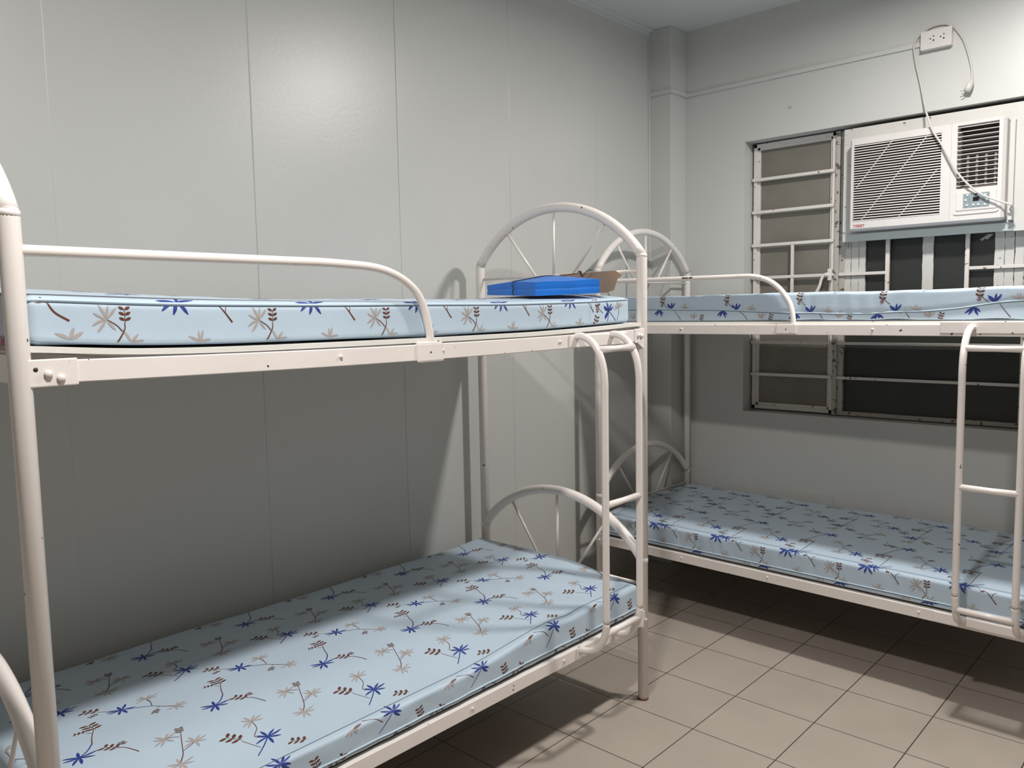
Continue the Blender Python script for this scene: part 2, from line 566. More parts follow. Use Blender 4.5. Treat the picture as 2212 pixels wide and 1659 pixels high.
# outlet louvre
m = MB()
nv = 14
for i in range(nv):
    z = 1.975 + (2.228 - 1.975) * i / (nv - 1)
    vs = []
    for y in (-.829, -.668):
        vs += [(AX + .002, y, z - .0018), (AX + .002, y, z + .0006), (AX + .013, y, z + .0036), (AX + .013, y, z + .0020)]
    m.add(vs, [(0, 1, 5, 4), (1, 2, 6, 5), (2, 3, 7, 6), (3, 0, 4, 7), (0, 3, 2, 1), (4, 5, 6, 7)])
abuild(m, 'louvre', M['plastic'])
m = MB()
for k in range(4):
    y = -.700 - .036 * k
    m.box((AX + .034, y - .009, 1.963), (AX + .049, y + .001, 2.11), bev=.001)
m.box((AX + .024, -.829, 1.963), (AX + .028, -.668, 1.972))
m.box((AX + .022, -.678, 1.965), (AX + .050, -.669, 2.215))
abuild(m, 'deflector', M['deflect'])
m = MB(); m.box((AX + .050, -.835, 1.955), (AX + .054, -.660, 2.245)); abuild(m, 'vent_shade_back', M['dark'])  # dark sheet painted as the shade deep inside the outlet
# control panel
m = MB(); m.box((AX - .0045, -.829, 1.866), (AX + .004, -.669, 1.948), bev=.003)
cp = abuild(m, 'control_panel', M['plastic'])
def cbuild(mb, name, mt): return mb.build(name, mt, cp)
m = MB(); m.box((AX - .0058, -.802, 1.876), (AX - .004, -.699, 1.938), bev=.0006); cbuild(m, 'keypad', M['pad'])
m = MB(); m.box((AX - .0068, -.762, 1.903), (AX - .005, -.738, 1.921), bev=.0003); cbuild(m, 'display', M['lcd'])
m = MB()
m.add([(AX - .0066, -.750 + .0058 * math.cos(a), 1.932 + .0032 * math.sin(a)) for a in [k * math.pi / 7 for k in range(14)]], [tuple(range(14))])
cbuild(m, 'sensor_window', M['lcd'])
for (y, z) in ((-.716, 1.930), (-.709, 1.909), (-.715, 1.887), (-.740, 1.887), (-.759, 1.887), (-.785, 1.884), (-.792, 1.905), (-.786, 1.927)):
    m = MB(); m.cyl((AX - .0055, y, z), (-1, 0, 0), .0056, .0022, 14); cbuild(m, 'button', M['button'])
for yy_, zz_, nn_ in ((-.7245, 1.897, 4), (-.7795, 1.905, 3)):
    for k in range(nn_):
        m = MB(); m.box((AX - .0064, yy_, zz_ + .008 * k), (AX - .0056, yy_ + .002, zz_ + .002 + .008 * k))
        cbuild(m, 'indicator_lamp', M['lcd'])
m = MB(); m.tube([(AX - .003, -.662, 1.858), (AX - .003, -.664, 1.853), (AX - .003, -.672, 1.850), (AX - .003, -.826, 1.8515), (AX - .003, -.834, 1.855), (AX - .003, -.837, 1.862)], .0022, 8)
abuild(m, 'panel_lip', M['plastic'])
# brand lettering T O S O T built from strokes
m = MB()
h_ = .0125; w_ = .0088; gp = .0022; t_ = .0024
letters = 'TOSOT'
yc = -.2245
x_f = AX - .0006
for ch in letters:
    def st(a, b, c, d):
        # rectangle in letter space (0..w,0..h): x to the right is -y
        m.box((x_f, yc - c, 1.8305 + b), (AX + .001, yc - a, 1.8305 + d))
    if ch == 'T':
        st(0, h_ - t_, w_, h_); st(w_ / 2 - t_ / 2, 0, w_ / 2 + t_ / 2, h_ - t_)
    elif ch == 'O':
        st(0, 0, w_, t_); st(0, h_ - t_, w_, h_); st(0, t_, t_, h_ - t_); st(w_ - t_, t_, w_, h_ - t_)
    else:
        st(0, 0, w_, t_); st(0, h_ - t_, w_, h_); st(0, h_ / 2 - t_ / 2, w_, h_ / 2 + t_ / 2)
        st(0, h_ / 2, t_, h_); st(w_ - t_, 0, w_, h_ / 2)
    yc -= w_ + gp
lg = abuild(m, 'brand_lettering', M['red']); lg['label'] = 'small red lettering'
# side bracket with the bare edge
m = MB(); m.box((1.340, -.883, 1.812), (1.392, -.866, 1.87), bev=.002); m.box((1.37, -.880, 1.83), (1.392, -.860, 2.24), bev=.002)
abuild(m, 'side_flange', M['board'])
# power cord
cp_ = [(1.36, -.868, 1.850), (1.335, -.878, 1.858), (1.305, -.889, 1.868), (1.298, -.874, 1.878), (1.298, -.840, 1.893), (1.297, -.779, 1.925), (1.297, -.727, 1.970),
       (1.297, -.678, 2.032), (1.297, -.645, 2.094), (1.300, -.611, 2.162), (1.304, -.573, 2.226), (1.312, -.545, 2.300), (1.340, -.527, 2.345),
       (1.355, -.502, 2.45), (1.355, -.480, 2.546), (1.353, -.470, 2.61), (1.353, -.471, 2.642), (1.356, -.492, 2.675), (1.360, -.540, 2.699),
       (1.361, -.589, 2.699), (1.360, -.624, 2.682), (1.358, -.640, 2.664), (1.356, -.671, 2.612), (1.352, -.697, 2.533), (1.350, -.709, 2.475), (1.350, -.711, 2.430)]
m = MB(); m.tube(catmull(cp_, 6), .0042, 10)
pc = abuild(m, 'power_cord', M['cord'])
m = MB()
pts = [(1.350, -.711, 2.436), (1.349, -.711, 2.428), (1.348, -.707, 2.418), (1.345, -.700, 2.400), (1.342, -.694, 2.384)]
m.tube(pts, [.005, .008, .013, .0165, .0155], 10)
pl = m.build('plug', M['cord'], pc)
for dy in (-.007, .005):
    m = MB(); m.box((1.336, -.683 + dy, 2.374), (1.3375, -.678 + dy, 2.388))
    m = MB(); a = Vector((1.340, -.688 + dy * .3, 2.386 + dy)); m.tube([a, a + Vector((-.004, .016, -.004))], .0017, 6)
    m.build('prong', M['metal'], pc)

# ------------------------------------------------------------------ outlet and conduit
oroot = empty('wall_outlet', (XW, -.565, 2.60), 0, 'white surface-mounted double socket high on the window wall', 'socket')
def obuild(mb, name, mt):
    o = mb.build(name, mt, oroot); o.location = tuple(-c for c in oroot.location); return o
m = MB(); m.box((1.339, -.627, 2.5985), (XW, -.502, 2.677), bev=.003); obuild(m, 'box', M['plastic'])
m = MB(); m.box((1.3345, -.6285, 2.5975), (1.3395, -.5005, 2.6785), bev=.002); obuild(m, 'faceplate', M['plastic'])
for yc in (-.545, -.587):
    m = MB()
    def hole(y, z, r, n, rot=0):
        m.add([(1.3338, y + r * math.cos(2 * math.pi * k / n + rot), z + r * math.sin(2 * math.pi * k / n + rot)) for k in range(n)] +
              [(1.3349, y + r * math.cos(2 * math.pi * k / n + rot), z + r * math.sin(2 * math.pi * k / n + rot)) for k in range(n)],
              [tuple(range(n))] + [(k, (k + 1) % n, n + (k + 1) % n, n + k) for k in range(n)])
    hole(yc + .003, 2.6405, .0032, 10)
    hole(yc - .010, 2.650, .0046, 3, math.pi / 2)
    hole(yc - .010, 2.632, .0040, 6)
    obuild(m, 'socket_holes', M['dark'])
m = MB(); m.box((1.3340, -.603, 2.6195), (1.3348, -.530, 2.6205)); obuild(m, 'moulded_line', M['conduit'])
m = MB()
zc = 2.634
m.box((1.201, .7195, zc - .011), (1.213, YL, zc + .011), bev=.0015)
m.box((1.201, .708, zc - .011), (XW, .7200, zc + .011), bev=.0015)
m.box((1.3605, -.5015, zc - .011 + .000), (XW, .709, zc + .009), bev=.0015)
cdt = m.build('cable_conduit', M['conduit'], None, pivot=(XW, .1, 2.634))
tag(cdt, 'thin painted cable conduit running from the corner column to the socket', 'conduit')
m = MB(); m.box((XW - .0025, .110, 2.461), (XW, .128, 2.472), bev=.0005)
tag(m.build('wall_plug', M['plastic_in'], None, pivot=(XW, .119, 2.466)), 'tiny grey plug in the window wall above the frosted window', 'wall plug')
m = MB(); m.box((XW - .003, -.134, .40), (XW, .063, .494), bev=.001)
tag(m.build('blanking_plate', M['wall'], None, pivot=(XW, -.035, .447)), 'painted-over blank plate on the wall just above the far lower mattress', 'wall plate')

# ------------------------------------------------------------------ lamps
for i, (lp, pw) in enumerate(LIGHTS):
    r_ = empty('ceiling_lamp', (lp[0], lp[1], HC), 0,
               ['round white ceiling lamp over the gap between the two beds', 'round white ceiling lamp nearer the entrance end of the room'][i], 'ceiling lamp', 'ceiling lamps')
    m = MB(); m.tube([(0, 0, 0), (0, 0, -.012), (0, 0, -.05), (0, 0, -.060)], [.10, .105, .105, .095], 40)
    m.build('housing', M['lampwhite'], r_)
    m = MB(); m.tube([(0, 0, -.060), (0, 0, -.068), (0, 0, -.073)], [.088, .080, .06], 40)
    m.build('diffuser', M['lampglow'], r_)

# ------------------------------------------------------------------ beds
BL, BW, ZT = 1.993, .8175, 1.652
OA = (-.2394, -.0476, 0.0); AA = -.00483
OB = (.5027, .6971, 0.0); AB = math.atan2(-math.cos(.02061), -math.sin(.02061))

def arch_pts(zl, n=28):
    h = BW / 2; rise = .206
    R = (h * h + rise * rise) / (2 * rise)
    th = math.asin(h / R)
    return [(h + R * math.sin(a), zl + rise - R + R * math.cos(a)) for a in [-th + 2 * th * k / n for k in range(n + 1)]]

def make_bed(root, su, pr, railA, capz, lu, lrz, rung_r=.011, low=.2915, lowh=.043, guard=None, gplate=None, sag=.0, name='A'):
    X = lambda v: (su * v[0], v[1], v[2])
    def P(mb, nm, mt=M['enamel'], par=root):
        return mb.build(nm, mt, par, xf=X)
    for u in (0, BL):
        for v in (0, BW):
            m = MB()
            kk = [(u, v, 0.0), (u, v, .03), (u, v, ZT - .03), (u, v, ZT)]
            m.tube([(u, v, .004), (u, v, ZT - .01), (u, v, ZT + .002)], pr, 22)
            p = P(m, 'post')
            m = MB(); m.tube([(u, v, .0), (u, v, .006), (u, v, .009)], [pr + .0006, pr + .0008, pr + .0003], 22)
            P(m, 'foot', M['rust'], p)
    for u in (0, BL):
        ap = arch_pts(ZT)
        m = MB(); m.tube([(u, a, b) for a, b in ap], pr * .97, 20)
        # weld collars hide the mitre
        for v in (0, BW):
            m.tube([(u, v, ZT - .008), (u, v, ZT), (u, v, ZT + .006)], [pr * 1.0, pr * 1.03, pr * .9], 20)
        P(m, 'head_arch')
        m = MB(); m.tube([(u, a, b) for a, b in arch_pts(.533)], pr * .97, 20)
        for s in (0, 1):
            a, b = arch_pts(.533)[0 if s == 0 else -1]
            m.tube([(u, a, b - .012), (u, a, b), (u, a, b + .012)], [pr * 1.0, pr * 1.06, pr * 1.0], 18)
        P(m, 'lower_arch')
        for zb, za in ((1.596, ZT), (.442 if name == 'A' else .466, .533)):
            m = MB(); m.tube([(u, .0, zb), (u, BW, zb)], .0058, 10); P(m, 'cross_rod')
            pts = arch_pts(za)
            for (vt, vb) in ((BW / 2 - .245, BW / 2 - .095), (BW / 2, BW / 2), (BW / 2 + .245, BW / 2 + .095)):
                zt = min(pts, key=lambda q: abs(q[0] - vt))[1] - pr * .6
                m = MB(); m.tube([(u, vb, zb), (u, vt, zt)], .0056, 10); P(m, 'spoke')
        # end rails
        for zb, h in ((railA[0], .0548 if name == 'A' else railA[1]), (low, lowh)):
            m = MB(); m.box((u - .013, .012, zb + .002), (u + .013, BW - .012, zb + h), bev=.003); P(m, 'end_rail')
    # side rails
    for (v, s) in ((0, 1), (BW, -1)):
        for zb, h, sg in ((railA[0], railA[1], sag), (low, lowh, 0)):
            n = 24; vs = []; fs = []
            prof = [(-.0115, .002), (-.0095, 0), (.0115, 0), (.0135, .002), (.0135, h - .002), (.0115, h), (-.0095, h), (-.0115, h - .002)]
            for i in range(n + 1):
                t = i / n; u = .012 + (BL - .024) * t
                dz = -sg * 4 * t * (1 - t)
                for (a, b) in prof:
                    vs.append((u, v + a * s, zb + b + dz))
            k = len(prof)
            for i in range(n):
                for j in range(k):
                    fs.append((i * k + j, i * k + (j + 1) % k, (i + 1) * k + (j + 1) % k, (i + 1) * k + j))
            fs += [tuple(range(k)), tuple(n * k + j for j in range(k))]
            m = MB(); m.add(vs, fs)
            # cross slats under the deck
            P(m, 'side_rail')
            # bolt stubs on the front face
            if s == 1:
                for uu in (.48, .98 if zb > 1 else 1.5, 1.31 if zb > 1 else .9):
                    m = MB(); m.cyl((uu, v - .010, zb + h * .55 - sg * 4 * (uu / BL) * (1 - uu / BL)), (0, -1, 0), .0045, .006, 8)
                    P(m, 'bolt')
    for zb, h in ((railA[0], railA[1]), (low, lowh)):
        for k in range(5):
            u = .25 + k * (BL - .5) / 4
            m = MB(); m.box((u - .013, .014, zb + .006), (u + .013, BW - .014, zb + h * .72), bev=.002); P(m, 'cross_bar')
    # corner brackets
    z0, h = railA
    for (ua, ub, holes) in ((-.012, .066, ((.028, .020), (.048, .022))), (BL - .093, BL + .010, ((BL - .041, .018), (BL - .062, .009)))):
        m = MB(); m.box((ua, -.0165, z0 - .006), (ub, -.0105, z0 + h + .002), bev=.0025)
        if ua > 1:
            m.cyl((BL - .021, -.0162, z0 + h * .62), (0, -1, 0), .0042, .0006, 12, mi=1)
        br = m.build('bracket', [M['enamel'], M['chip']], root, xf=X)
        for (bu, bz) in holes:
            m = MB(); m.tube([(bu, -.0165, z0 + bz), (bu, -.0205, z0 + bz), (bu, -.0225, z0 + bz)], [.0076, .0076, .0064], 6 if ua > 1 else 10)
            P(m, 'bolt', M['enamel'], br)
    for (ua, ub) in ((-.012, .030),):
        m = MB(); m.box((ua, -.0165, low - .004), (ub, -.0105, low + lowh + .014), bev=.002); br = P(m, 'bracket')
        m = MB(); m.tube([(.010, -.0165, low + .022), (.010, -.0225, low + .022), (.010, -.0245, low + .022)], [.0068, .0068, .0045], 10); P(m, 'bolt', M['enamel'], br)
    m = MB(); zq = railA[0] - .004
    m.add([(-.004, -.012, zq), (.050, -.012, zq), (-.004, -.012, zq - .034), (-.004, -.016, zq), (.050, -.016, zq), (-.004, -.016, zq - .034)],
          [(0, 1, 2), (3, 5, 4), (0, 3, 4, 1), (1, 4, 5, 2), (2, 5, 3, 0)])
    P(m, 'gusset')
    # guard rail
    m = MB()
    g = [(BL - .004 - i * (BL - .004 - guard[0][0]) / 8, 0, 1.586 - .0003 * i) for i in range(8)] if name == 'A' else \
        [(.006 + i * (guard[0][0] - .006) / 8, 0, 1.594 - .0008 * i) for i in range(8)]
    m.tube(catmull([(a, -.0015 - .002 * 0, c) for a, b, c in g] + [(a, -.0015, b) for a, b in guard], 4), .0108, 14)
    gr = P(m, 'guard_rail')
    m = MB(); a, b, c, d = gplate
    m.box((a, -.0165, c), (b, -.0115, d), bev=.004)
    m.box((a + .004, -.016, d - .005), (b - .004, .016, d + .002), bev=.002)
    m.cyl(((a + b) / 2, -.0163, (c + d) / 2), (0, -1, 0), .0028, .0006, 10, mi=1)
    m.build('clamp_plate', [M['enamel'], M['chip']], gr, xf=X)
    if name == 'B':
        m = MB()
        for uu, ww in ((.49, .020), (.525, .018), (.505, .012)):
            m.tube([(uu - ww, -.0100, 1.5912), (uu, -.0106, 1.5925), (uu + ww, -.0100, 1.590)], [.0008, .0042, .0008], 6)
        P(m, 'bare_patch', M['chip'], gr)
    # ladder
    lroot = empty('ladder', (0, 0, 0)); lroot.parent = root
    def Q(mb, nm): return mb.build(nm, M['enamel'], lroot, xf=X)
    vo = -.127; zt = railA[0] + .030; zl = low + .040
    for u in lu:
        pts = [(u, -.014, zt), (u, -.040, zt + .001), (u, -.072, zt - .013), (u, -.100, zt - .042), (u, -.119, zt - .085), (u, vo, zt - .14), (u, vo, zt - .22), (u, vo, .9), (u, vo, zl + .16),
               (u, vo + .001, zl + .115), (u, vo + .009, zl + .065), (u, vo + .035, zl + .022), (u, -.060, zl + .003), (u, -.014, zl - .004)]
        m = MB(); m.tube(catmull(pts, 5), .0118, 16); Q(m, 'stile')
    for z, vv in lrz:
        m = MB(); m.tube([(lu[0], vv, z), ((lu[0] + lu[1]) / 2, vv, z), (lu[1], vv, z)], [.0118, .0102, .0118], 14)
        Q(m, 'rung')
    a, b, c, d = capz
    m = MB(); m.box((a, -.0185, c), (b, -.0120, d), bev=.003)
    m.box((a, -.0180, d - .005), (b, .016, d + .001), bev=.002); Q(m, 'hook_plate')
    m = MB(); m.box((a + .004, -.0185, low + .004), (b - .02, -.0120, low + .044), bev=.003); Q(m, 'hook_plate')

bedA = empty('bunk_bed', OA, AA, 'white metal bunk bed along the panelled left wall, nearest the camera, blue box on top', 'bunk bed', 'white bunk beds')
bedB = empty('bunk_bed', OB, AB, 'white metal bunk bed under the window along the far wall', 'bunk bed', 'white bunk beds')
make_bed(bedA, -1, .0192, (1.345, .043), (.117, .435, 1.339, 1.380), (.400, .209), ((1.334, -.105), (.835, -.127), (.408, -.122)),
         guard=[(1.25, 1.5805), (1.217, 1.5785), (1.180, 1.574), (1.145, 1.5655), (1.112, 1.553), (1.085, 1.538), (1.062, 1.520), (1.045, 1.499), (1.031, 1.470), (1.022, 1.440), (1.015, 1.410), (1.012, 1.378)],
         gplate=(.979, 1.071, 1.331, 1.381), sag=.010, name='A')
make_bed(bedB, 1, .0172, (1.3435, .042), (1.545, 1.95, 1.353, 1.3955), (1.650, 1.832), ((1.307, -.112), (.83, -.127), (.395, -.122)),
         guard=[(.78, 1.588), (.817, 1.586), (.855, 1.578), (.889, 1.565), (.920, 1.545), (.944, 1.522), (.963, 1.498), (.978, 1.474), (.988, 1.445), (.993, 1.416), (.995, 1.385)],
         gplate=(.926, 1.014, 1.347, 1.386), name='B')

# deck boards
def deck(root, su, zf, v0=.004, v1=.80, th=.0115, u0=.016, u1=BL - .016, nm='deck_board', mt='ply'):
    n = 60; vs = []; fs = []
    for i in range(n + 1):
        u = u0 + (u1 - u0) * i / n
        for v in (v0, v0 + .1, (v0 + v1) / 2, v1):
            vs.append((u, v, zf(u, v)))
        for v in (v0, v0 + .1, (v0 + v1) / 2, v1):
            vs.append((u, v, zf(u, v) + th))
    for i in range(n):
        a, b = i * 8, (i + 1) * 8
        for j in range(3):
            fs.append((a + j, a + j + 1, b + j + 1, b + j))
            fs.append((a + 4 + j, b + 4 + j, b + 5 + j, a + 5 + j))
        fs.append((a, b, b + 4, a + 4)); fs.append((a + 3, a + 7, b + 7, b + 3))
    for a in (0, n * 8):
        for j in range(3):
            fs.append((a + j, a + j + 1, a + 5 + j, a + 4 + j))
    m = MB(); m.add(vs, fs)
    return m.build(nm, M[mt], root, xf=lambda v: (su * v[0], v[1], v[2]))
KU = np.array([0.0, .02, .30, .56, .95, 1.313, 1.60, 1.786, 1.88, 1.976, 2.0])
KZ = np.array([1.401, 1.3995, 1.390, 1.3835, 1.382, 1.3825, 1.384, 1.3885, 1.395, 1.4045, 1.407])
def deckA(u, v=0):
    u_ = u; z = 0; tw = 0
    for du, w in ((-.12, .1), (-.06, .2), (0, .4), (.06, .2), (.12, .1)):
        z += w * float(np.interp(u + du, KU, KZ))
    return max(z, 1.389 + .0 - .010 * 4 * (u / BL) * (1 - u / BL) * 1.0 - .0005)
deck(bedA, -1, lambda u, v: deckA(u) - .0 * v, v0=-.008, u0=-.012)
deck(bedA, -1, lambda u, v: .3350 - .0055, v0=.016, mt='rawply_dim')
deck(bedB, 1, lambda u, v: 1.3858, v0=.010)
deck(bedB, 1, lambda u, v: .3346 - .0050, v0=.016, mt='rawply_dim')

# ------------------------------------------------------------------ printed pattern (drawn as fabric print on the covers)
BLUE, BROWN, TAN = 2, 3, 4
class Print:
    """collects flat motifs in chart space (X to the right, Y up), metres"""
    def __init__(s): s.items = []; s.stretch = (1, 1)
    def leaf(s, c, ang, L, w, col, bend=0.0, start=0.0):
        a = math.radians(ang); n = 6
        ctr = []; x, y = c[0] + math.cos(a) * start, c[1] + math.sin(a) * start
        for i in range(n + 1):
            ctr.append((x, y, a))
            a += math.radians(bend) / n
            x += math.cos(a) * L / n; y += math.sin(a) * L / n
        quads = []
        for i in range(n + 1):
            t = i / n
            hw = w / 2 * (math.sin(math.pi * min(1, t * .92 + .04)) ** .8)
            px, py, aa = ctr[i]
            quads.append(((px - math.sin(aa) * hw, py + math.cos(aa) * hw), (px + math.sin(aa) * hw, py - math.cos(aa) * hw)))
        s.items.append((quads, col))
    def stem(s, pts, w, col, w2=None):
        w *= 1.35; w2 = w2 * 1.35 if w2 else None
        c = catmull([(p[0], p[1], 0) for p in pts], 5)
        quads = []; n = len(c)
        for i in range(n):
            t = (c[min(i + 1, n - 1)] - c[max(i - 1, 0)]).normalized()
            hw = (w + ((w2 or w) - w) * i / (n - 1)) / 2
            quads.append(((c[i].x - t.y * hw, c[i].y + t.x * hw), (c[i].x + t.y * hw, c[i].y - t.x * hw)))
        s.items.append((quads, col))
    def place(s, i0, c):
        sx, sy = s.stretch
        for k in range(i0, len(s.items)):
            q, col = s.items[k]
            s.items[k] = ([tuple((p[0] * sx + c[0], p[1] * sy + c[1]) for p in pr) for pr in q], col)
    def palm(s, c, r, angs, col, w=.0080):
        i0 = len(s.items); s._palm((0, 0), r, angs, col, w); s.place(i0, c)
    def fern(s, c, ang, L, col=BROWN, n=3):
        i0 = len(s.items); s._fern((0, 0), ang, L, col, n); s.place(i0, c)
    def _palm(s, c, r, angs, col, w=.0085):
        for i, a in enumerate(angs):
            k = (1, .86, .95, .8, .92, 1.0, .84)[i % 7]
            s.leaf(c, a, r * k, w, col, bend=(14, -12, 8, -20, 22, -9, 16)[i % 7], start=.001)
    def _fern(s, c, ang, L, col=BROWN, n=3):
        a = math.radians(ang); d = (math.cos(a), math.sin(a))
        for i in range(n):
            t = (i / (n - 1)) * .8 - .35
            b = (c[0] + d[0] * L * t, c[1] + d[1] * L * t)
            for sgn in (-1, 1):
                s.leaf(b, ang + sgn * 62, L * .42, L * .22, col, start=L * .03)
        s.stem([(c[0] - d[0] * L * .5, c[1] - d[1] * L * .5), c, (c[0] + d[0] * L * .45, c[1] + d[1] * L * .45)], .0011, col)

def fullangs(skip=None, off=0):
    A = [off + k * 360 / 8 for k in range(8)]
    if skip is None: return A[:7]
    return [a for a in A if abs((a - skip + 180) % 360 - 180) > 24]

def top_cell(p, T, rot=0):
    """one repeat; T maps (u, v) of the reference layout to chart; angles turn by rot"""
    def R(a): return a + rot
    p.stretch = (1.12, .72)
    def palm(c, r, skip, col, off=0): p.palm(T(c), r, [R(a) for a in fullangs(skip, off)], col, .0068 if col == BLUE else .0056)
    # tall blue palm with brown fern on top
    palm((1.531, .267), .037, 50, BLUE)
    p.stem([T((1.531, .267)), T((1.508, .283)), T((1.490, .306))], .0022, BLUE)
    p.stem([T((1.490, .306)), T((1.480, .335)), T((1.463, .372))], .0019, BROWN, .0013)
    p.fern(T((1.462, .385)), R(95), .044)
    p.stem([T((1.472, .355)), T((1.482, .368))], .0009, BROWN)
    p.fern(T((1.490, .378)), R(165), .021)
    # lone brown fern
    p.fern(T((1.463, .260)), R(128), .036)
    p.stem([T((1.455, .250)), T((1.441, .238)), T((1.424, .206))], .0011, BROWN, .0018)
    p.fern(T((1.438, .260)), R(100), .017)
    # three tan palms
    palm((1.366, .118), .030, 60, TAN, 12)
    palm((1.310, .167), .028, 235, TAN, 8)
    palm((1.362, .211), .031, -20, TAN, 20)
    p.stem([T((1.366, .122)), T((1.352, .140)), T((1.344, .158)), T((1.330, .195)), T((1.322, .214))], .0019, BROWN, .0012)
    p.stem([T((1.345, .152)), T((1.328, .158)), T((1.312, .165))], .0010, BROWN)
    p.stem([T((1.332, .200)), T((1.348, .209)), T((1.360, .211))], .0010, BROWN)
    p.fern(T((1.322, .222)), R(80), .024)
    # blue palm with tan palm and fern
    palm((1.487, .090), .036, 225, BLUE, 5)
    p.stem([T((1.487, .090)), T((1.512, .067)), T((1.539, .045))], .0024, BLUE, .0019)
    palm((1.492, .158), .030, 265, TAN, 15)
    p.stem([T((1.492, .158)), T((1.494, .130)), T((1.512, .108)), T((1.498, .095))], .0014, BROWN)
    p.fern(T((1.556, .126)), R(125), .042)
    p.stem([T((1.545, .110)), T((1.530, .085)), T((1.519, .067))], .0010, BROWN)
    # long branch
    palm((1.378, .422), .036, -10, BLUE, 10)
    p.fern(T((1.433, .470)), R(140), .036)
    p.stem([T((1.425, .455)), T((1.405, .440)), T((1.385, .425))], .0009, BROWN)
    p.fern(T((1.436, .444)), R(200), .018)
    p.stem([T((1.378, .422)), T((1.345, .402)), T((1.318, .385))], .0016, BLUE, .0012)
    p.stem([T((1.318, .385)), T((1.298, .360)), T((1.279, .340))], .0013, BROWN)
    palm((1.312, .435), .030, 250, TAN, 10)
    p.stem([T((1.313, .432)), T((1.312, .405)), T((1.318, .385))], .0013, BROWN)
    p.fern(T((1.322, .350)), R(240), .022)
    p.stem([T((1.318, .358)), T((1.306, .368))], .0009, BROWN)
    palm((1.277, .337), .030, 150, TAN, 25)
    p.stretch = (1, 1)

def side_strip(p, T, ph, P, n0, n1, H, dd=0):
    """front-side motifs; T(u, y), y measured down from the top edge (negative)"""
    sx = T((0, 0))[0] - T((1, 0))[0]
    sx = 1 if sx > 0 else -1      # +1 when chart X grows as u falls
    for k in range(n0, n1):
        u = ph + k * P
        def S(dx, y): 
            x, yy = T((u, y)); return (x + dx, yy)
        yb = -H
        p.palm(S(0, -.034 + dd), .0325, [108, 88, 48, 165, 197, 243, 297], TAN, .0052)
        p.stem([S(.001, -.035 + dd), S(.018, -.046 + dd), S(.029, -.062 + dd * .5)], .0013, BROWN, .0018)
        p.stem([S(.034, -.040 + dd), S(.033, -.062), S(.019, yb + .002)], .0013, BROWN, .0024)
        p.fern(S(.035, -.026 + dd), 92, .028)
        p.palm(S(.045, yb + .002), .026, [112, 58, 8], TAN, .0052)
        p.palm(S(.188, yb + .002), .028, [145, 105, 72, 25], TAN, .0052)
        p.palm(S(.142, .006), .042, [-148, -98, -62, -168, 160, 20, 60], BLUE, .0085)
        p.stem([S(.228, -.002), S(.246, -.024), S(.262, -.046)], .0016, BROWN, .0030)
        p.leaf(S(.226, -.001), 195, .016, .010, BROWN)
        p.stem([S(.247, -.024), S(.249, -.012), S(.254, -.004)], .0012, BROWN)
        p.leaf(S(.254, -.003), 20, .008, .004, BROWN)

# ------------------------------------------------------------------ mattresses
def smooth(a, b, x):
    t = max(0.0, min(1.0, (x - a) / (b - a)))
    return t * t * (3 - 2 * t)

